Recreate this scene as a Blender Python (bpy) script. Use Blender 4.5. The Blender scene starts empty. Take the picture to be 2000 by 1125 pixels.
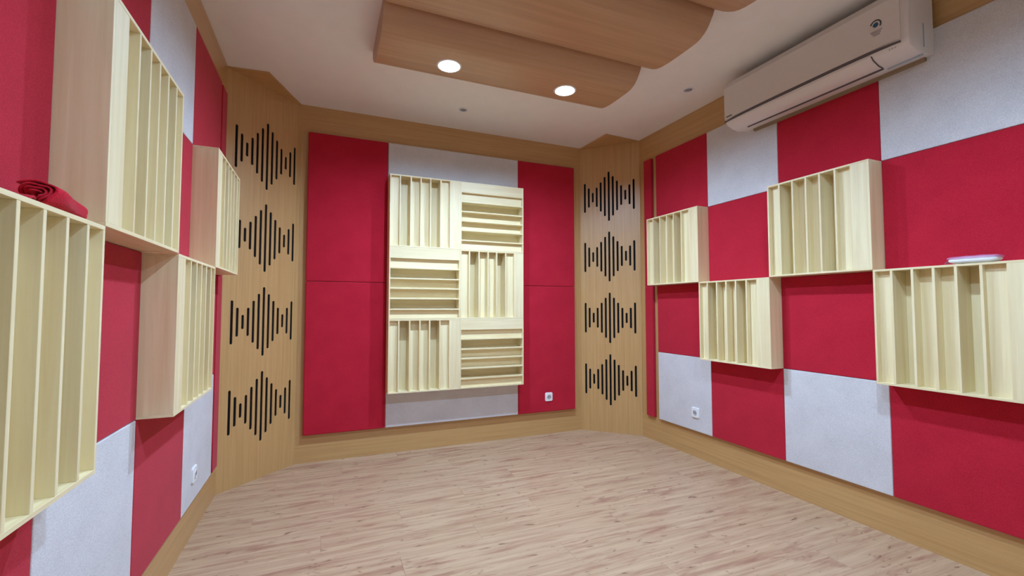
import bpy, bmesh, math, random
from mathutils import Vector, Matrix
random.seed(7)
scn = bpy.context.scene
COL = scn.collection

# ------------------------------------------------------------------ camera, world, exposure
F_PX = 872.75
cam_d = bpy.data.cameras.new('camera')
cam_d.sensor_width = 36.0
cam_d.lens = F_PX / 2000.0 * 36.0
cam_d.clip_start = 0.02
cam = bpy.data.objects.new('camera', cam_d)
cam.location = (0.6138, -3.9217, 1.2184)
cam.rotation_euler = (math.pi / 2 + 0.0447, 0.0, -0.3954)
COL.objects.link(cam)
scn.camera = cam

world = bpy.data.worlds.new('world')
scn.world = world
world.use_nodes = True
world.node_tree.nodes['Background'].inputs[0].default_value = (0.02, 0.02, 0.02, 1)

vs = scn.view_settings
vs.view_transform = 'Standard'
vs.look = 'None'
vs.gamma = 1.0
vs.use_curve_mapping = False
vs.exposure = 0.41
LAMP_STRENGTH = 2480.0
LAMP_COLOR = (0.50, 0.72, 1.0)

# ------------------------------------------------------------------ room constants (metres)
XL, XR = -0.028, 3.4318          # wood faces of left and right wall
YB, YF = 0.0, -4.70              # back wall (seen) and wall behind the camera
H = 2.862
PL, PR, PB = 0.0, 3.4038, -0.043  # fronts of the fabric panels
Z0, M = 0.2206, 0.6
UL, UR = -0.7224, -0.6747
DIF_L, DIF_R, DIF_B = 0.1091, 3.2926, -0.1878
XB, ZB = 1.0871, 0.5244
CH_L = ((XL, -0.44), (0.41, 0.0))
CH_R = ((3.01, 0.0), (XR, -0.415))

# ------------------------------------------------------------------ materials
def srgb(r, g, b):
    def f(c):
        c /= 255.0
        return c / 12.92 if c <= 0.04045 else ((c + 0.055) / 1.055) ** 2.4
    return (f(r), f(g), f(b), 1.0)

def base_mat(name, rough=0.5, spec=0.4):
    m = bpy.data.materials.new(name)
    m.use_nodes = True
    nt = m.node_tree
    b = nt.nodes['Principled BSDF']
    b.inputs['Roughness'].default_value = rough
    b.inputs['Specular IOR Level'].default_value = spec
    return m, nt, b

def plain(name, col, rough=0.5, spec=0.4, metal=0.0):
    m, nt, b = base_mat(name, rough, spec)
    b.inputs['Metallic'].default_value = metal
    n = nt.nodes.new('ShaderNodeTexNoise')
    n.inputs['Scale'].default_value = 35
    mix = nt.nodes.new('ShaderNodeMix'); mix.data_type = 'RGBA'
    mix.inputs[6].default_value = tuple(c * 0.97 for c in col[:3]) + (1,)
    mix.inputs[7].default_value = tuple(min(1, c * 1.03) for c in col[:3]) + (1,)
    nt.links.new(n.outputs['Fac'], mix.inputs[0])
    nt.links.new(mix.outputs[2], b.inputs['Base Color'])
    return m

def wood(name, dark, light, scale, rough=0.38, spec=0.5, detail=6, rand=True, figure=0.0, contrast=(0.3, 0.7), bump=0.0, coat=0.0):
    """grain stretched along the axis with the small scale value"""
    m, nt, b = base_mat(name, rough, spec)
    tc = nt.nodes.new('ShaderNodeTexCoord')
    mp = nt.nodes.new('ShaderNodeMapping')
    mp.inputs['Scale'].default_value = scale
    nt.links.new(tc.outputs['Object'], mp.inputs['Vector'])
    vec = mp.outputs['Vector']
    if rand:
        oi = nt.nodes.new('ShaderNodeObjectInfo')
        mul = nt.nodes.new('ShaderNodeMath'); mul.operation = 'MULTIPLY'; mul.inputs[1].default_value = 57.0
        nt.links.new(oi.outputs['Random'], mul.inputs[0])
        add = nt.nodes.new('ShaderNodeVectorMath'); add.operation = 'ADD'
        nt.links.new(vec, add.inputs[0]); nt.links.new(mul.outputs[0], add.inputs[1])
        vec = add.outputs[0]
    n = nt.nodes.new('ShaderNodeTexNoise')
    n.inputs['Scale'].default_value = 1.0
    n.inputs['Detail'].default_value = detail
    n.inputs['Roughness'].default_value = 0.6
    n.inputs['Distortion'].default_value = figure
    nt.links.new(vec, n.inputs['Vector'])
    b.inputs['Coat Weight'].default_value = coat; b.inputs['Coat Roughness'].default_value = 0.42
    r = nt.nodes.new('ShaderNodeValToRGB')
    r.color_ramp.elements[0].position = contrast[0]; r.color_ramp.elements[0].color = dark
    r.color_ramp.elements[1].position = contrast[1]; r.color_ramp.elements[1].color = light
    nt.links.new(n.outputs['Fac'], r.inputs['Fac'])
    nt.links.new(r.outputs['Color'], b.inputs['Base Color'])
    if bump:
        bp = nt.nodes.new('ShaderNodeBump'); bp.inputs['Strength'].default_value = bump; bp.inputs['Distance'].default_value = 0.001
        nt.links.new(n.outputs['Fac'], bp.inputs['Height']); nt.links.new(bp.outputs[0], b.inputs['Normal'])
    return m

def fabric(name, a, c, scale=260, bump=0.35):
    m, nt, b = base_mat(name, 0.95, 0.1)
    tc = nt.nodes.new('ShaderNodeTexCoord')
    n = nt.nodes.new('ShaderNodeTexNoise'); n.inputs['Scale'].default_value = scale; n.inputs['Detail'].default_value = 3
    n2 = nt.nodes.new('ShaderNodeTexNoise'); n2.inputs['Scale'].default_value = 7; n2.inputs['Detail'].default_value = 4
    nt.links.new(tc.outputs['Object'], n.inputs['Vector']); nt.links.new(tc.outputs['Object'], n2.inputs['Vector'])
    ma = nt.nodes.new('ShaderNodeMath'); ma.operation = 'MULTIPLY_ADD'; ma.inputs[1].default_value = 0.3
    nt.links.new(n2.outputs['Fac'], ma.inputs[0]); 
    sc = nt.nodes.new('ShaderNodeMath'); sc.operation = 'MULTIPLY'; sc.inputs[1].default_value = 0.7
    nt.links.new(n.outputs['Fac'], sc.inputs[0]); nt.links.new(sc.outputs[0], ma.inputs[2])
    r = nt.nodes.new('ShaderNodeValToRGB')
    r.color_ramp.elements[0].position = 0.32; r.color_ramp.elements[0].color = a
    r.color_ramp.elements[1].position = 0.68; r.color_ramp.elements[1].color = c
    nt.links.new(ma.outputs[0], r.inputs['Fac'])
    nt.links.new(r.outputs['Color'], b.inputs['Base Color'])
    b.inputs['Sheen Weight'].default_value = 0.12
    b.inputs['Sheen Roughness'].default_value = 0.5
    bp = nt.nodes.new('ShaderNodeBump'); bp.inputs['Strength'].default_value = bump; bp.inputs['Distance'].default_value = 0.002
    nt.links.new(n.outputs['Fac'], bp.inputs['Height']); nt.links.new(bp.outputs[0], b.inputs['Normal'])
    return m

def emit(name, col, strength):
    m = bpy.data.materials.new(name); m.use_nodes = True
    nt = m.node_tree; nt.nodes.clear()
    e = nt.nodes.new('ShaderNodeEmission'); o = nt.nodes.new('ShaderNodeOutputMaterial')
    e.inputs[0].default_value = tuple(col) + (1,); e.inputs[1].default_value = strength
    nt.links.new(e.outputs[0], o.inputs[0])
    return m

OAK_D, OAK_L = srgb(188, 144, 88), srgb(204, 163, 106)
M_oak_v = wood('oak veneer upright grain', OAK_D, OAK_L, (70, 70, 1.6), coat=0.6)
M_oak_h = wood('oak veneer level grain', OAK_D, OAK_L, (1.6, 70, 70), coat=0.6)
M_oak_y = wood('oak veneer grain across room', srgb(180, 141, 108), srgb(196, 156, 122), (1.2, 45, 45), rough=0.42)
M_birch_v = wood('birch ply upright grain', srgb(230, 209, 162), srgb(245, 231, 190), (30, 30, 1.4), rough=0.45, figure=0.6)
M_birch_h = wood('birch ply level grain', srgb(230, 209, 162), srgb(245, 231, 190), (1.4, 30, 30), rough=0.45, figure=0.6)
M_red = fabric('red felt', srgb(168, 24, 44), srgb(196, 38, 58))
M_white = fabric('pale grey felt', srgb(196, 192, 194), srgb(226, 223, 224))
M_towel = fabric('red towelling', srgb(170, 12, 30), srgb(214, 30, 56), scale=420, bump=0.8)
M_plaster = plain('ceiling paint', srgb(244, 240, 238), 0.85, 0.2)
M_black = plain('black backing', srgb(9, 9, 13), 0.8, 0.2)
M_plastic = plain('white plastic', srgb(240, 240, 242), 0.35, 0.5)
M_acwhite = plain('off white plastic', srgb(226, 218, 214), 0.35, 0.45)
M_groove = plain('dark grey groove', srgb(92, 84, 88), 0.6)
M_dark = plain('dark print', srgb(52, 52, 58), 0.5)
M_blue = plain('blue print', srgb(40, 92, 128), 0.5)
M_tape = plain('pale blue tape', srgb(160, 176, 190), 0.5)
M_print = plain('pale grey print', srgb(176, 168, 170), 0.5)
M_recess = plain('grey socket recess', srgb(168, 170, 174), 0.5)
M_plate_shade = plain('back plate in painted shade', srgb(150, 128, 102), 0.7)  # shadow under the air conditioner, put into the colour
M_hole = plain('socket hole', srgb(40, 40, 42), 0.6)
M_chrome = plain('satin nickel', srgb(205, 205, 210), 0.28, 0.5, 0.9)
M_baffle = plain('grey lamp baffle', srgb(140, 140, 140), 0.6, 0.2)
M_lensoff = plain('unlit lamp glass', srgb(150, 152, 168), 0.35, 0.5)
M_lens = emit('lit lamp glass', LAMP_COLOR, LAMP_STRENGTH)
M_lens_old = emit('lit lamp glass, weaker lamp', LAMP_COLOR, LAMP_STRENGTH * 0.76)
M_paper = plain('white tissue', srgb(240, 243, 246), 0.7, 0.2)
M_subfloor = plain('dark subfloor', srgb(110, 84, 66), 0.9)
M_rearwall = plain('painted rear wall', srgb(226, 220, 212), 0.8, 0.2)

def wrap_mat():
    m, nt, b = base_mat('pink clear film', 0.18, 0.6)
    b.inputs['Base Color'].default_value = srgb(226, 150, 200)
    b.inputs['Alpha'].default_value = 0.5
    n = nt.nodes.new('ShaderNodeTexNoise'); n.inputs['Scale'].default_value = 60
    bp = nt.nodes.new('ShaderNodeBump'); bp.inputs['Strength'].default_value = 0.5; bp.inputs['Distance'].default_value = 0.003
    nt.links.new(n.outputs['Fac'], bp.inputs['Height']); nt.links.new(bp.outputs[0], b.inputs['Normal'])
    return m
M_wrap = wrap_mat()

def floor_mat():
    m, nt, b = base_mat('vinyl plank', 0.42, 0.35)
    tc = nt.nodes.new('ShaderNodeTexCoord'); oi = nt.nodes.new('ShaderNodeObjectInfo')
    mul = nt.nodes.new('ShaderNodeMath'); mul.operation = 'MULTIPLY'; mul.inputs[1].default_value = 91.0
    nt.links.new(oi.outputs['Random'], mul.inputs[0])
    def noise(scale, detail, dist, rough=0.6):
        mp = nt.nodes.new('ShaderNodeMapping'); mp.inputs['Scale'].default_value = scale
        nt.links.new(tc.outputs['Object'], mp.inputs['Vector'])
        add = nt.nodes.new('ShaderNodeVectorMath'); add.operation = 'ADD'
        nt.links.new(mp.outputs[0], add.inputs[0]); nt.links.new(mul.outputs[0], add.inputs[1])
        n = nt.nodes.new('ShaderNodeTexNoise'); n.inputs['Scale'].default_value = 1
        n.inputs['Detail'].default_value = detail; n.inputs['Distortion'].default_value = dist
        n.inputs['Roughness'].default_value = rough
        nt.links.new(add.outputs[0], n.inputs['Vector'])
        return n
    def ramp(src, p0, p1, c0, c1):
        r = nt.nodes.new('ShaderNodeValToRGB')
        r.color_ramp.elements[0].position = p0; r.color_ramp.elements[0].color = c0
        r.color_ramp.elements[1].position = p1; r.color_ramp.elements[1].color = c1
        nt.links.new(src, r.inputs['Fac']); return r
    def mixc(fac, a, c, mode='MIX'):
        x = nt.nodes.new('ShaderNodeMix'); x.data_type = 'RGBA'; x.blend_type = mode
        nt.links.new(fac, x.inputs[0]) if not isinstance(fac, float) else setattr(x.inputs[0], 'default_value', fac)
        nt.links.new(a, x.inputs[6])
        if isinstance(c, tuple): x.inputs[7].default_value = c
        else: nt.links.new(c, x.inputs[7])
        return x
    base = ramp(noise((1.8, 38, 1), 6, 0.3).outputs['Fac'], 0.33, 0.67, srgb(178, 142, 112), srgb(204, 172, 140))
    red = ramp(noise((2.6, 20, 1), 5, 0.5).outputs['Fac'], 0.52, 0.70, (0, 0, 0, 1), (1, 1, 1, 1))
    m1 = mixc(red.outputs['Color'], base.outputs['Color'], srgb(160, 114, 92))
    knot = ramp(noise((11, 42, 1), 2, 0.6).outputs['Fac'], 0.64, 0.74, (0, 0, 0, 1), (1, 1, 1, 1))
    m2 = mixc(knot.outputs['Color'], m1.outputs[2], srgb(128, 92, 72))
    nt.links.new(m2.outputs[2], b.inputs['Base Color'])
    return m
M_floor = floor_mat()

# ------------------------------------------------------------------ mesh helpers
def obj(name, mesh, mat, parent=None, loc=(0, 0, 0), rot=(0, 0, 0)):
    o = bpy.data.objects.new(name, mesh)
    COL.objects.link(o)
    if mat is not None and not mesh.materials:
        mesh.materials.append(mat)
    o.location = loc; o.rotation_euler = rot
    o.parent = parent
    return o

def empty(name, loc, rz=0.0):
    o = bpy.data.objects.new(name, None); COL.objects.link(o)
    o.empty_display_size = 0.05
    o.location = loc; o.rotation_euler = (0, 0, rz)
    return o

def tag(o, label, cat, group=None):
    o['label'] = label; o['category'] = cat
    if group: o['group'] = group
    return o

def struct(o):
    o['kind'] = 'structure'
    return o

def to_mesh(bm, name, smooth=False):
    bmesh.ops.recalc_face_normals(bm, faces=bm.faces)
    me = bpy.data.meshes.new(name); bm.to_mesh(me); bm.free()
    if smooth:
        for p in me.polygons: p.use_smooth = True
    return me

_cache = {}
def box(x0, x1, y0, y1, z0, z1, bevel=0.0, seg=2, name='board', key=None):
    k = (round(x0, 5), round(x1, 5), round(y0, 5), round(y1, 5), round(z0, 5), round(z1, 5), bevel, seg, key)
    if k in _cache: return _cache[k]
    bm = bmesh.new()
    v = [bm.verts.new((x, y, z)) for x in (x0, x1) for y in (y0, y1) for z in (z0, z1)]
    for f in ((0, 1, 3, 2), (4, 6, 7, 5), (0, 4, 5, 1), (2, 3, 7, 6), (0, 2, 6, 4), (1, 5, 7, 3)):
        bm.faces.new([v[i] for i in f])
    if bevel:
        bmesh.ops.bevel(bm, geom=list(bm.edges), offset=bevel, segments=seg, affect='EDGES', profile=0.5)
    me = to_mesh(bm, name)
    _cache[k] = me
    return me

def prism(pts, axis, a, b, name='prism'):
    """extrude polygon pts (2D) along axis from a to b; axis x: pts=(y,z); y: (x,z); z: (x,y)"""
    bm = bmesh.new()
    def P(p, t):
        return {'x': (t, p[0], p[1]), 'y': (p[0], t, p[1]), 'z': (p[0], p[1], t)}[axis]
    A = [bm.verts.new(P(p, a)) for p in pts]; B = [bm.verts.new(P(p, b)) for p in pts]
    n = len(pts)
    bm.faces.new(A); bm.faces.new(B[::-1])
    for i in range(n):
        bm.faces.new([A[i], A[(i + 1) % n], B[(i + 1) % n], B[i]])
    return to_mesh(bm, name)

def lathe(prof, n=32, name='lathe', smooth=True):
    """prof: (r, z) list spun round z"""
    bm = bmesh.new(); rings = []
    for r, z in prof:
        if r < 1e-6: rings.append([bm.verts.new((0, 0, z))])
        else: rings.append([bm.verts.new((r * math.cos(2 * math.pi * i / n), r * math.sin(2 * math.pi * i / n), z)) for i in range(n)])
    for a, b in zip(rings[:-1], rings[1:]):
        for i in range(n):
            j = (i + 1) % n
            if len(a) == 1 and len(b) == 1: continue
            if len(a) == 1: bm.faces.new([a[0], b[j], b[i]])
            elif len(b) == 1: bm.faces.new([a[i], a[j], b[0]])
            else: bm.faces.new([a[i], a[j], b[j], b[i]])
    return to_mesh(bm, name, smooth)

def smooth_by_angle(me, deg=35):
    for p in me.polygons: p.use_smooth = True
    bm = bmesh.new(); bm.from_mesh(me)
    for e in bm.edges:
        if len(e.link_faces) == 2 and e.calc_face_angle(0) > math.radians(deg): e.smooth = False
    bm.to_mesh(me); bm.free()

# ------------------------------------------------------------------ the room shell
T = 0.12
floor = struct(obj('floor', box(XL - T, XR + T, YF - T, YB + T, -0.12, -0.006), M_subfloor))
PW, PLEN = 0.184, 1.22
row = 0
y = YB + 0.02
while y > YF:
    x = XL - 0.01 - (row * 0.43 % PLEN)
    while x < XR + 0.01:
        a = max(x, XL - 0.01); b_ = min(x + PLEN, XR + 0.01)
        if b_ - a > 0.002:
            L = round(b_ - a, 3)
            me = box(0.0004, L - 0.0004, -PW + 0.0003, -0.0003, -0.006, 0.0, name='plank')
            obj('plank', me, M_floor, floor, (a, y, 0))
        x += PLEN
    y -= PW
    row += 1

struct(obj('ceiling', box(XL - T, XR + T, YF - T, YB + T, H, H + 0.1), M_plaster))
wl = struct(obj('wall_left', box(XL - T, XL - 0.003, YF - T, YB + T, 0, H), M_oak_v))
wr = struct(obj('wall_right', box(XR + 0.003, XR + T, YF - T, YB + T, 0, H), M_oak_v))
wb = struct(obj('wall_back', box(XL - T, XR + T, YB + 0.003, YB + T, 0, H), M_oak_v))
struct(obj('wall_front', box(XL - T, XR + T, YF - T, YF, 0, H), M_rearwall))

ZT = Z0 + 4 * M      # top of the panel rows
# base boards and top boards, level grain; stiles, upright grain
def hboard(name, x0, x1, z0, z1, loc, rz):
    return struct(obj(name, box(x0, x1, -0.003, 0.006, z0, z1), M_oak_h, None, loc, (0, 0, rz)))
LW = -0.44 - YF
hboard('baseboard_left', YF, CH_L[0][1], 0, Z0 - 0.004, (XL - 0.003, 0, 0), math.pi / 2)
hboard('trim_1', YF, CH_L[0][1], ZT + 0.004, H, (XL - 0.003, 0, 0), math.pi / 2)
hboard('baseboard_right', -CH_R[1][1], -YF, 0, Z0 - 0.004, (XR + 0.003, 0, 0), -math.pi / 2)
hboard('trim_2', -CH_R[1][1], -YF, ZT + 0.004, H, (XR + 0.003, 0, 0), -math.pi / 2)
hboard('baseboard_back', CH_L[1][0], CH_R[0][0], 0, Z0 - 0.004, (0, YB + 0.003, 0), 0)
hboard('trim_3', CH_L[1][0], CH_R[0][0], ZT + 0.012, H, (0, YB + 0.003, 0), 0)

# wooden corner plates let into the ceiling over the slotted panels
struct(obj('trim_4', prism([(XL, -0.44), (0.226, -0.462), (0.408, 0.0)], 'z', H - 0.008, H - 0.0005), M_oak_h))
struct(obj('trim_5', prism([(3.008, 0.0), (3.03, -0.436), (XR, -0.412)], 'z', H - 0.008, H - 0.0005), M_oak_h))

# ------------------------------------------------------------------ slotted corner panels
SLOT_LEN = [.3, .2, .1, .2, .3, .4, .5, .4, .3, .2, .1, .2, .3]
SLOT_P, SLOT_W = 0.0404, 0.0200
GROUP_Z = (2.339, 1.732, 1.121, 0.512)

def slotted_face(width, uc, name):
    cu = bpy.data.curves.new(name, 'CURVE'); cu.dimensions = '2D'; cu.fill_mode = 'BOTH'
    cu.extrude = 0.004; cu.resolution_u = 1
    def poly(pts):
        s = cu.splines.new('POLY'); s.points.add(len(pts) - 1)
        for p, q in zip(s.points, pts): p.co = (q[0], q[1], 0, 1)
        s.use_cyclic_u = True
    poly([(0, 0), (width, 0), (width, H - 0.008), (0, H - 0.008)])
    for gz in GROUP_Z:
        for i, L in enumerate(SLOT_LEN):
            u = uc + (i - 6) * SLOT_P; r = SLOT_W / 2
            pts = []
            for k in range(9):
                a = math.pi * k / 8
                pts.append((u + r * math.cos(a), gz + L / 2 - r + r * math.sin(a)))
            for k in range(9):
                a = math.pi + math.pi * k / 8
                pts.append((u + r * math.cos(a), gz - L / 2 + r + r * math.sin(a)))
            poly(pts)
    tmp = bpy.data.objects.new(name, cu); COL.objects.link(tmp)
    me = bpy.data.meshes.new_from_object(tmp.evaluated_get(bpy.context.evaluated_depsgraph_get()))
    bpy.data.objects.remove(tmp); bpy.data.curves.remove(cu)
    # curve XY plane -> local X, Z; front faces -Y
    me.transform(Matrix(((1, 0, 0, 0), (0, 0, 1, 0), (0, 1, 0, 0), (0, 0, 0, 1))))
    me.transform(Matrix.Translation((0, 0.004, 0)))
    bm = bmesh.new(); bm.from_mesh(me); bmesh.ops.remove_doubles(bm, verts=bm.verts, dist=1e-5)
    bmesh.ops.recalc_face_normals(bm, faces=bm.faces); bm.to_mesh(me); bm.free()
    return me

def corner_panel(p0, p1, uc, label):
    d = Vector((p1[0] - p0[0], p1[1] - p0[1])); w = d.length
    root = empty('slotted_corner_panel', (p0[0], p0[1], 0), math.atan2(d.y, d.x))
    tag(root, label, 'wall panel', 'slotted corner panels')
    obj('face_board', slotted_face(w, uc, 'slotted board'), M_oak_v, root)
    for gz in GROUP_Z:
        for i, L in enumerate(SLOT_LEN):
            me = box(-SLOT_W / 2 - .003, SLOT_W / 2 + .003, 0.0, 0.004, -L / 2 - .004, L / 2 + .004, name='slot backing')
            obj('slot_backing', me, M_black, root, (uc + (i - 6) * SLOT_P, 0.0085, gz))
    return root
corner_panel(CH_L[0], CH_L[1], 0.322, 'tall oak corner panel with black sound wave slots, left of the back wall')
corner_panel(CH_R[0], CH_R[1], 0.290, 'tall oak corner panel with black sound wave slots, right of the back wall')

# ------------------------------------------------------------------ fabric panels
RL, RR, RB = math.pi / 2, -math.pi / 2, 0.0
def panel(name, w, h, t, mat, loc, rz, label, group):
    me = box(-w / 2 + .0008, w / 2 - .0008, -t, -0.0002, .0008, h - .0008, bevel=0.004 if t < .03 else 0.008, seg=2, name='felt panel', key=mat.name)
    o = obj(name, me, mat, None, loc, (0, 0, rz))
    return tag(o, label, 'acoustic panel', group)

TS = 0.028   # side wall panels stand this far off the wood
def lpanel(col, rw, mat, label):
    yc = UL - (col + 0.5) * M
    panel('sound_absorber', M, M, TS, mat, (XL, yc, Z0 + rw * M), RL, label, 'felt panels on the left wall')
def rpanel(col, rw, mat, label):
    yc = UR - (col + 0.5) * M
    panel('sound_absorber', M, M, TS, mat, (XR, yc, Z0 + rw * M), RR, label, 'felt panels on the right wall')

R, W = M_red, M_white
LEFT = [
    (0, 3, R, 'red felt panel in the top row, far end of the left wall'),
    (1, 3, W, 'pale grey felt panel in the top row of the left wall'),
    (2, 3, R, 'red felt panel above the tall near diffuser on the left wall'),
    (3, 3, W, 'pale grey felt panel at the near end of the left wall, top row'),
    (1, 2, R, 'red felt panel between the two upper diffusers on the left wall'),
    (3, 2, R, 'red felt panel behind the rolled red towel on the left wall'),
    (0, 1, R, 'red felt panel under the farthest diffuser on the left wall, mostly hidden'),
    (2, 1, R, 'red felt panel between the two lower diffusers on the left wall'),
    (0, 0, W, 'pale grey felt panel with a white socket, bottom row of the left wall'),
    (1, 0, R, 'red felt panel left of the socket panel, bottom row of the left wall'),
    (2, 0, W, 'large pale grey felt panel in the bottom row, left foreground'),
    (3, 0, R, 'red felt panel at the bottom left corner, under the nearest diffuser'),
]
for a in LEFT: lpanel(*a)
RIGHT = [
    (0, 3, R, 'red felt panel in the top row, far end of the right wall'),
    (1, 3, W, 'pale grey felt panel left of the red one under the air conditioner'),
    (2, 3, R, 'red felt panel directly under the air conditioner'),
    (3, 3, W, 'pale grey felt panel right of the air conditioner, top row'),
    (1, 2, R, 'red felt panel between the two upper diffusers on the right wall'),
    (3, 2, R, 'large red felt panel behind the tissue packet on the right wall'),
    (0, 1, R, 'red felt panel under the farthest diffuser on the right wall'),
    (2, 1, R, 'red felt panel between the two lower diffusers on the right wall'),
    (0, 0, W, 'pale grey felt panel with a white socket, bottom row of the right wall'),
    (1, 0, R, 'red felt panel between two pale grey ones, bottom row of the right wall'),
    (2, 0, W, 'pale grey felt panel between two red ones, bottom row of the right wall'),
    (3, 0, R, 'large red felt panel in the bottom right corner of the right wall'),
]
for a in RIGHT: rpanel(*a)

# narrow strips beside the corners
def strip(x, y0, y1, z0, z1, rz, label):
    panel('sound_absorber', abs(y1 - y0), z1 - z0, TS, M_red, (x, (y0 + y1) / 2, z0), rz, label, 'narrow red felt strips by the corners')
ZS = Z0 + 2 * M
strip(XL, -0.556, -0.692, ZS, ZT, RL, 'narrow red felt strip by the left corner panel, upper half')
strip(XL, -0.556, -0.692, Z0, ZS, RL, 'narrow red felt strip by the left corner panel, lower half')
strip(XR, -0.506, -0.612, ZS, ZT, RR, 'narrow red felt strip by the right corner panel, upper half')
strip(XR, -0.506, -0.612, Z0, ZS, RR, 'narrow red felt strip by the right corner panel, lower half')

# back wall panels
ZSB, ZTB = 1.430, 2.634
def bpanel(x0, x1, z0, z1, mat, label):
    panel('sound_absorber', x1 - x0, z1 - z0, -PB, mat, ((x0 + x1) / 2, YB, z0), RB, label, 'felt panels on the back wall')
bpanel(0.466, 1.089, ZSB, ZTB, R, 'upper red felt panel left of the diffusers on the back wall')
bpanel(0.466, 1.089, Z0, ZSB, R, 'lower red felt panel left of the diffusers on the back wall')
bpanel(1.089, 2.297, ZSB, ZTB, W, 'pale grey felt panel showing above the diffusers on the back wall')
bpanel(1.089, 2.297, Z0, ZSB, W, 'pale grey felt panel showing below the diffusers on the back wall')
bpanel(2.297, 2.915, ZSB, ZTB, R, 'upper red felt panel right of the diffusers on the back wall')
bpanel(2.297, 2.915, Z0, ZSB, R, 'lower red felt panel with a socket on the back wall')

# ------------------------------------------------------------------ quadratic diffusers
BT = 0.011
FINS = [0.078, 0.166, 0.250, 0.332, 0.419]       # left edges of the five fins
FACE0 = 0.505                                    # flush strip from here to the far edge
DEPTHS = [1, 4, 2, 2, 4, 1]
UNIT = 0.029
def diffuser(loc, rz, D, label, group, horizontal=False, flip=False):
    root = empty('sound_diffuser', loc, rz)
    tag(root, label, 'diffuser', group)
    g = 0.0004
    mat_len = M_birch_h if horizontal else M_birch_v
    mat_end = M_birch_v if horizontal else M_birch_h
    def piece(name, a0, a1, b0, b1, d0, d1, mat):
        # a: across the wells, b: along the wells, d: depth behind the front face
        if flip: a0, a1 = M - a1, M - a0
        if horizontal: x0, x1, z0, z1 = b0 - M / 2, b1 - M / 2, a0, a1
        else: x0, x1, z0, z1 = a0 - M / 2, a1 - M / 2, b0, b1
        return obj(name, box(x0, x1, -D + d0, -D + d1, z0, z1, bevel=0.0006, seg=1, name=name, key=mat.name), mat, root)
    piece('end_board', g, M - g, g, BT, 0, D, mat_end)
    piece('end_board', g, M - g, M - BT, M - g, 0, D, mat_end)
    piece('side_board', g, BT, BT, M - BT, 0, D, mat_len)
    piece('side_board', M - BT, M - g, BT, M - BT, 0.0006, D, mat_len)
    piece('flush_strip', FACE0, M - BT, BT, M - BT, 0.0006, 0.0106, mat_len)
    for f in FINS: piece('fin', f, f + BT, BT, M - BT, 0.0004, D - 0.004, mat_len)
    piece('cheek_board', FACE0, FACE0 + 0.008, BT, M - BT, 0.0106, D - 0.004, mat_len)
    edges0 = [BT] + [f + BT for f in FINS]
    edges1 = FINS + [FACE0]
    for k, (a0, a1) in enumerate(zip(edges0, edges1)):
        d = DEPTHS[k] * UNIT
        piece('well_floor', a0, a1, BT, M - BT, d, min(d + 0.008, D - 0.002), mat_len)
    piece('back_board', BT, M - BT, BT, M - BT, D - 0.004, D, mat_len)
    return root

DS_L, DS_R = DIF_L - XL, XR - DIF_R
LD = [(0, 2, 'farthest birch diffuser on the left wall, upper, beside the corner panel'),
      (1, 1, 'lower birch diffuser on the left wall above the grey socket panel'),
      (2, 2, 'upper near birch diffuser on the left wall, cut by the top of the picture'),
      (3, 1, 'nearest birch diffuser on the left wall carrying the red towel')]
for col, rw, lab in LD:
    diffuser((XL, UL - (col + .5) * M, Z0 + rw * M), RL, DS_L, lab, 'diffusers on the left wall', flip=True)
RD = [(0, 2, 'farthest birch diffuser on the right wall, upper, beside the corner panel'),
      (1, 1, 'lower birch diffuser on the right wall, second from the corner'),
      (2, 2, 'upper birch diffuser on the right wall below the air conditioner'),
      (3, 1, 'nearest birch diffuser on the right wall carrying the tissue packet')]
for col, rw, lab in RD:
    diffuser((XR, UR - (col + .5) * M, Z0 + rw * M), RR, DS_R, lab, 'diffusers on the right wall')
names = {(0, 2): 'top left', (1, 2): 'top right', (0, 1): 'middle left', (1, 1): 'middle right', (0, 0): 'bottom left', (1, 0): 'bottom right'}
for (i, j), nm in names.items():
    hz = (i, j) in ((1, 2), (0, 1), (1, 0))
    diffuser((XB + (i + .5) * M, PB, ZB + j * M), RB, PB - DIF_B,
             f'{nm} birch diffuser of the back wall block with {"level" if hz else "upright"} fins',
             'diffusers on the back wall', horizontal=hz)

# ------------------------------------------------------------------ curved ceiling panels with downlights
CX0, CX1 = 0.868, 2.512
PROF = [(0, .815), (.03, .79), (.06, .765), (.09, .745), (.12, .728), (.15, .716), (.19, .707), (.24, .702), (.30, .70), (.36, .70),
        (.42, .70), (.47, .702), (.50, .708), (.53, .722), (.555, .742), (.575, .768), (.59, .79), (.6, .812)]
CY0 = -0.992
cl_mesh = prism([(-d, 2.003 + z) for d, z in PROF] + [(-.6, H), (0, H)], 'x', CX0, CX1, 'curved ceiling panel')
smooth_by_angle(cl_mesh, 30)
CL_LAB = ['curved wooden ceiling panel nearest the back wall, holding two lit downlights',
          'second curved wooden ceiling panel from the back wall, without lamps',
          'third curved wooden ceiling panel from the back wall, at the top edge',
          'fourth curved wooden ceiling panel from the back wall, overhead']
LAMPS = {0: ((1.29, -1.30), (2.10, -1.30)), 3: ((1.33, -3.13), (2.12, -3.13))}
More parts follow.
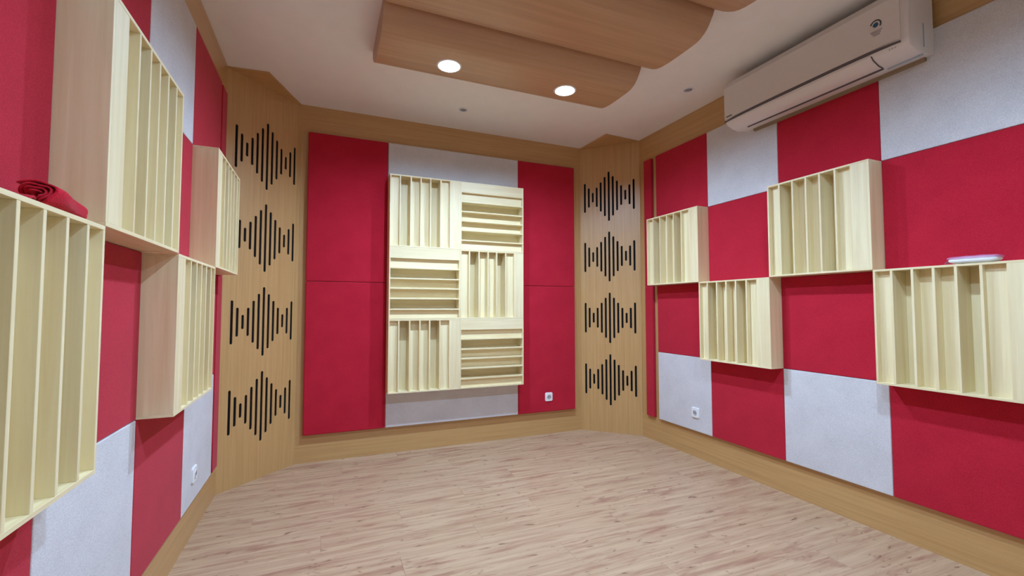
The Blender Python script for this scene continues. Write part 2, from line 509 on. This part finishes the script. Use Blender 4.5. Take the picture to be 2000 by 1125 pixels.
def drilled(k):
    o = bpy.data.objects.new('drill', cl_mesh.copy()); COL.objects.link(o)
    cut = []
    for lx, ly in LAMPS[k]:
        c = bpy.data.objects.new('cutter', lathe([(0, -.10), (.0655, -.10), (.0655, .075), (0, .075)], 40, 'cutter', False))
        COL.objects.link(c); c.location = (lx, ly - (CY0 - .6 * k), 2.703); cut.append(c)
        md = o.modifiers.new('hole', 'BOOLEAN'); md.operation = 'DIFFERENCE'; md.object = c; md.solver = 'EXACT'
    dg = bpy.context.evaluated_depsgraph_get()
    me = bpy.data.meshes.new_from_object(o.evaluated_get(dg))
    for c in cut + [o]: bpy.data.objects.remove(c)
    smooth_by_angle(me, 30)
    return me
for k in range(4):
    me = drilled(k) if k in LAMPS else cl_mesh
    tag(obj('ceiling_cloud', me, M_oak_y, None, (0, CY0 - .6 * k, 0)), CL_LAB[k], 'ceiling panel', 'curved ceiling panels')

def downlight(loc, label, lit=True, glass=None):
    root = empty('downlight', loc)
    tag(root, label, 'ceiling lamp', 'lit downlights' if lit else 'unlit ceiling spots')
    if lit:
        obj('bezel', lathe([(.0625, .004), (.0625, -.001), (.065, -.004), (.074, -.003), (.077, -.0005), (.077, .0005), (.0655, .001), (.0655, .004), (.0625, .004)], 48), M_plastic, root)
        obj('reflector', lathe([(.0625, .003), (.060, .02), (.052, .05), (.030, .058), (0, .058), (0, .060), (.031, .060), (.054, .052), (.062, .022), (.064, .003), (.0625, .003)], 40), M_baffle, root)
        obj('lamp_glass', lathe([(.0, .005), (.011, .006), (.021, .0095), (.029, .016), (.0335, .025), (.033, .036), (.027, .049), (.020, .057), (0, .057)], 32), glass or M_lens, root)
    else:
        obj('bezel', lathe([(.030, .0), (.040, .0), (.042, -.003), (.038, -.007), (.031, -.006), (.029, .0)], 32), M_plastic, root)
        obj('lamp_glass', lathe([(0, -.001), (.010, -.001), (.012, -.003), (.016, -.003), (.018, -.001), (.029, -.002), (.029, 0), (0, 0)], 32), M_lensoff, root)
    return root
ZL = 2.703
downlight((1.29, -1.30, ZL), 'lit downlight on the first curved ceiling panel, left one')
downlight((2.10, -1.30, ZL), 'lit downlight on the first curved ceiling panel, right one')
downlight((1.33, -3.13, ZL), 'lit downlight on the overhead curved ceiling panel, left one', glass=M_lens_old)
downlight((2.12, -3.13, ZL), 'lit downlight on the overhead curved ceiling panel, right one', glass=M_lens_old)
downlight((1.64, -0.41, H), 'small unlit ceiling spot in front of the back wall', False)
downlight((3.11, -1.39, H), 'small unlit ceiling spot beside the air conditioner', False)

# ------------------------------------------------------------------ air conditioner on the right wall
def air_conditioner():
    y_far, y_near = -1.645, -2.722
    Lc = y_far - y_near
    root = empty('air_conditioner', (PR, y_far, 2.455), RR)      # local +X runs towards the camera, -Y into the room
    tag(root, 'white split air conditioner high on the right wall', 'air conditioner')
    D = 0.222
    # side profile (depth d from wall, height z)
    body = [(0, 0.03), (.04, .026), (.09, .016), (.15, .024), (.195, .042), (.215, .062), (D - .004, .08), (D - .004, .30), (.19, .345), (0, .350)]
    bm = bmesh.new()
    n = len(body)
    xs = [(0, 0.94), (.006, .985), (.02, 1.0), (Lc - .02, 1.0), (Lc - .006, .985), (Lc, .94)]
    cxd, czd = .09, .19
    rings = []
    for x, s in xs:
        rings.append([bm.verts.new((x, -max(0, (cxd + (d - cxd) * s) if d > 0 else 0), czd + (z - czd) * s)) for d, z in body])
    for a, b in zip(rings[:-1], rings[1:]):
        for i in range(n):
            j = (i + 1) % n
            bm.faces.new([a[i], a[j], b[j], b[i]])
    bm.faces.new(rings[0]); bm.faces.new(rings[-1][::-1])
    me = to_mesh(bm, 'ac body'); smooth_by_angle(me, 40)
    obj('body', me, M_acwhite, root)
    # front panel, slightly proud
    fp = prism([(-D + .004, .082), (-D - .001, .085), (-D - .002, .30), (-.194, .347), (-.19, .343), (-D + .004, .30)], 'x', .006, Lc - .03, 'ac front')
    obj('front_panel', fp, M_acwhite, root)
    # arched dark gap under the front panel
    bm = bmesh.new()
    N = 24; top, bot = [], []
    for i in range(N + 1):
        t = i / N; x = .004 + (Lc - .036) * t
        arch = 1 - (2 * t - 1) ** 4
        zc = .066 + .012 * arch
        h = .0035 + .004 * arch
        yy = -D + .0015 - .004
        top.append(bm.verts.new((x, yy, zc + h))); bot.append(bm.verts.new((x, yy + .006, zc - h)))
    for i in range(N): bm.faces.new([top[i], top[i + 1], bot[i + 1], bot[i]])
    r = bmesh.ops.extrude_face_region(bm, geom=list(bm.faces))
    bmesh.ops.translate(bm, verts=[v for v in r['geom'] if isinstance(v, bmesh.types.BMVert)], vec=(0, .008, 0))
    obj('panel_gap', to_mesh(bm, 'panel gap'), M_groove, root)
    # louvre: curved flap below the gap
    fl = [(-.213, .058), (-.2165, .0585), (-.197, .0385), (-.152, .0200), (-.120, .0160), (-.120, .0185), (-.150, .024), (-.194, .0425)]
    lv = prism(fl, 'x', .115, Lc - .165, 'louvre'); smooth_by_angle(lv, 30)
    flap = obj('louvre', lv, M_acwhite, root)
    obj('louvre_gap', box(.105, Lc - .16, -.122, -.112, .010, .0165), M_groove, root)
    # slanted end gap following the flap
    ge = prism([(a - .0006, b_ - .0006) for a, b_ in fl[1:5]] + [(-.120, .02), (-.15, .026), (-.194, .045), (-.212, .058)], 'x', Lc - .1635, Lc - .1605, 'end gap')
    obj('louvre_end_gap', ge, M_groove, root)
    # three small marks right of the louvre
    for k in range(3):
        obj('display_mark', box(-.001, .001, -.0012, 0, -.008, .008), M_groove, root, (Lc - .082 + k * .012, -.2105, .052), (math.radians(-42), 0, 0))
    # round badge with a ring of ticks and a pale sticker
    bx_, bz_ = .945, .205
    obj('badge_dot', lathe([(0, -.001), (.012, -.001), (.012, .001), (0, .001)], 24, smooth=False), M_blue, root, (bx_, -D - .003, bz_), (math.pi / 2, 0, 0))
    for k in range(9):
        a = math.radians(150 - k * 22)
        obj('badge_tick', box(-.0045, .0045, -.0008, .0008, -.0026, .0026), M_dark, root,
            (bx_ + .023 * math.cos(a), -D - .003, bz_ + .023 * math.sin(a)), (0, -a + math.pi / 2, 0))
    for k, wd in enumerate((.052, .040, .03)):
        obj('badge_print', box(-wd / 2, wd / 2, -.0006, .0006, -.0028, .0028), M_print, root, (bx_ + .002, -D - .0026, bz_ - .032 - k * .010))
    # maker's mark, far lower corner of the front: dark line
    obj('front_mark', box(0, .045, -.001, .0006, -.0032, .0032), M_dark, root, (.022, -D - .002, .096))
    # pale blue tape on the near lower edge
    obj('tape', box(Lc - .155, Lc - .004, -.095, -.082, .0135, .0172), M_tape, root)
    obj('tape', box(Lc - .0035, Lc + .0006, -.094, -.082, .05, .17), M_tape, root)
    # plate strip along the lower rear edge, its brown-beige painting the unit's shadow
    obj('shaded_plate_strip', box(.07, Lc - .03, -.022, 0, .012, .032), M_plate_shade, root)
    return root
air_conditioner()

# ------------------------------------------------------------------ wall sockets
def rounded_plate(w, h, r, t0, t1, bev, name):
    bm = bmesh.new(); pts = []
    for cx, cz, a0 in ((w / 2 - r, h / 2 - r, 0), (-w / 2 + r, h / 2 - r, 90), (-w / 2 + r, -h / 2 + r, 180), (w / 2 - r, -h / 2 + r, 270)):
        for k in range(6):
            a = math.radians(a0 + 18 * k); pts.append((cx + r * math.cos(a), cz + r * math.sin(a)))
    rings = []
    for y, s in ((t0, 0), (t1 + bev, 0), (t1 + bev * .3, bev * .7), (t1, bev * 1.6)):
        rings.append([bm.verts.new((x * (1 - 2 * s / w), y, z * (1 - 2 * s / h))) for x, z in pts])
    n = len(pts)
    for a, b in zip(rings[:-1], rings[1:]):
        for i in range(n): bm.faces.new([a[i], a[(i + 1) % n], b[(i + 1) % n], b[i]])
    bm.faces.new(rings[0]); bm.faces.new(rings[-1])
    return to_mesh(bm, name)
_plate = rounded_plate(.078, .082, .013, 0, -.010, .003, 'socket plate')
_insert = lathe([(.0190, -.001), (.0190, .0022), (.0205, .0032), (.0225, .0030), (.0240, .0012), (.0245, -.001)], 28, 'socket insert')
_hole = lathe([(0, -.0003), (.0034, -.0003), (.0034, .001), (0, .001)], 12, 'socket hole', False)
def socket(loc, rz, label):
    root = empty('wall_socket', loc, rz)
    tag(root, label, 'socket', 'white wall sockets')
    obj('plate', _plate, M_plastic, root)
    ins = obj('insert', _insert, M_acwhite, root, (0, -.0100, 0), (math.pi / 2, 0, 0))
    obj('recess', lathe([(0, .0006), (.0192, .0006), (.0192, -.0005), (0, -.0005)], 24, 'socket recess', False), M_recess, ins)
    for s in (-1, 1):
        obj('pin_hole', _hole, M_hole, ins, (s * .0095, 0, .0008))
        obj('earth_clip', box(-.002, .002, -.003, .003, 0, .0008), M_chrome, ins, (0, s * .0165, .0007))
socket((2.615, PB, 0.364), RB, 'white socket on the red panel of the back wall')
socket((PR, -1.111, 0.370), RR, 'white socket on the pale grey panel of the right wall')
socket((PL, -1.122, 0.362), RL, 'white socket on the pale grey panel of the left wall')

# ------------------------------------------------------------------ red towel roll on the nearest left diffuser
def towel():
    ZT_ = Z0 + 2 * M
    root = empty('towel_roll', (0.079, -2.672, ZT_))
    tag(root, 'rolled red towel lying on top of the nearest left diffuser', 'towel')
    bm = bmesh.new()
    NS, NL = 96, 26
    turns = 3.3
    grid = []
    for j in range(NL + 1):
        t = j / NL
        yy = -.075 + .155 * t
        s = 1.0 - 0.42 * t ** 1.3
        if t > .9: s *= math.sqrt(max(0.04, 1 - ((t - .9) / .1) ** 2 * .85))
        rw_ = []
        for i in range(NS + 1):
            u = i / NS
            a = u * turns * 2 * math.pi + .6
            r = (.005 + .021 * u) * s
            wob = 1 + .09 * math.sin(3 * a + 5 * t) + .06 * math.sin(9 * t + a) + .05 * math.sin(5.3 * a)
            x = 1.15 * r * math.cos(a) * wob
            z = .026 * s + 1.0 * r * math.sin(a) * wob
            z = max(z, .0012 + .0006 * u)
            rw_.append(bm.verts.new((x + .004 * math.sin(6 * t) + .012 * t, yy + .006 * math.sin(2 * a) * (1 - t), z)))
        grid.append(rw_)
    for j in range(NL):
        for i in range(NS):
            bm.faces.new([grid[j][i], grid[j][i + 1], grid[j + 1][i + 1], grid[j + 1][i]])
    me = to_mesh(bm, 'towel roll', True)
    o = obj('rolled_cloth', me, M_towel, root)
    md = o.modifiers.new('thick', 'SOLIDIFY'); md.thickness = .0032; md.offset = 0
    # loose folded end lying behind the roll
    bm = bmesh.new(); g = []
    for j in range(13):
        t = j / 12; rw_ = []
        for i in range(19):
            u = i / 18
            x = -.055 + .06 * t
            z = .0035 + .020 * math.sin(math.pi * min(1, u * 1.15)) ** 2 * (1 - .5 * t) + .005 * math.sin(14 * u) * (1 - t) + .008 * math.exp(-((u - .15) / .1) ** 2)
            rw_.append(bm.verts.new((x + .004 * math.sin(9 * u), -.115 + .09 * u, max(.002, z))))
        g.append(rw_)
    for j in range(12):
        for i in range(18): bm.faces.new([g[j][i], g[j][i + 1], g[j + 1][i + 1], g[j + 1][i]])
    f = obj('loose_fold', to_mesh(bm, 'towel fold', True), M_towel, root)
    md = f.modifiers.new('thick', 'SOLIDIFY'); md.thickness = .003; md.offset = 0
towel()

# ------------------------------------------------------------------ tissue packet on the nearest right diffuser
def packet():
    root = empty('tissue_packet', (3.325, -2.868, Z0 + 2 * M), RR + math.radians(3))
    tag(root, 'flat white tissue packet in pink film on the nearest right diffuser', 'packet')
    def pillow(L, Wd, Hh, z0, name, wr):
        bm = bmesh.new(); NU, NV = 28, 20; g = []
        for i in range(NU + 1):
            u = -1 + 2 * i / NU
            sx = (1 - abs(u) ** 5) ** .5
            rw_ = []
            for k in range(NV):
                a = 2 * math.pi * k / NV
                c, s = math.cos(a), math.sin(a)
                yy = Wd / 2 * math.copysign(abs(c) ** .6, c) * (0.55 + .45 * sx)
                zz = Hh / 2 * math.copysign(abs(s) ** .7, s) * max(.06, sx) * (1 + wr * math.sin(11 * u + 2 * a))
                rw_.append(bm.verts.new((L / 2 * u, yy, z0 + Hh / 2 + zz)))
            g.append(rw_)
        for i in range(NU):
            for k in range(NV): bm.faces.new([g[i][k], g[i][(k + 1) % NV], g[i + 1][(k + 1) % NV], g[i + 1][k]])
        bm.faces.new(g[0]); bm.faces.new(g[-1][::-1])
        return to_mesh(bm, name, True)
    obj('tissue_stack', pillow(.170, .072, .030, .0008, 'tissues', .03), M_paper, root)
    obj('film_wrap', pillow(.182, .076, .020, .0155, 'film', .07), M_wrap, root)
    # crimped film tail at the far end
    bm = bmesh.new(); pts = []
    for i in range(9):
        t = i / 8
        pts.append([bm.verts.new((-.082 - .018 * s, -.02 + .04 * t, .022 - .016 * s + .002 * math.sin(20 * t))) for s in (0, .5, 1)])
    for a, b in zip(pts[:-1], pts[1:]):
        for k in range(2): bm.faces.new([a[k], a[k + 1], b[k + 1], b[k]])
    tl = obj('film_tail', to_mesh(bm, 'film tail', True), M_wrap, root)
    md = tl.modifiers.new('thick', 'SOLIDIFY'); md.thickness = .0008
packet()
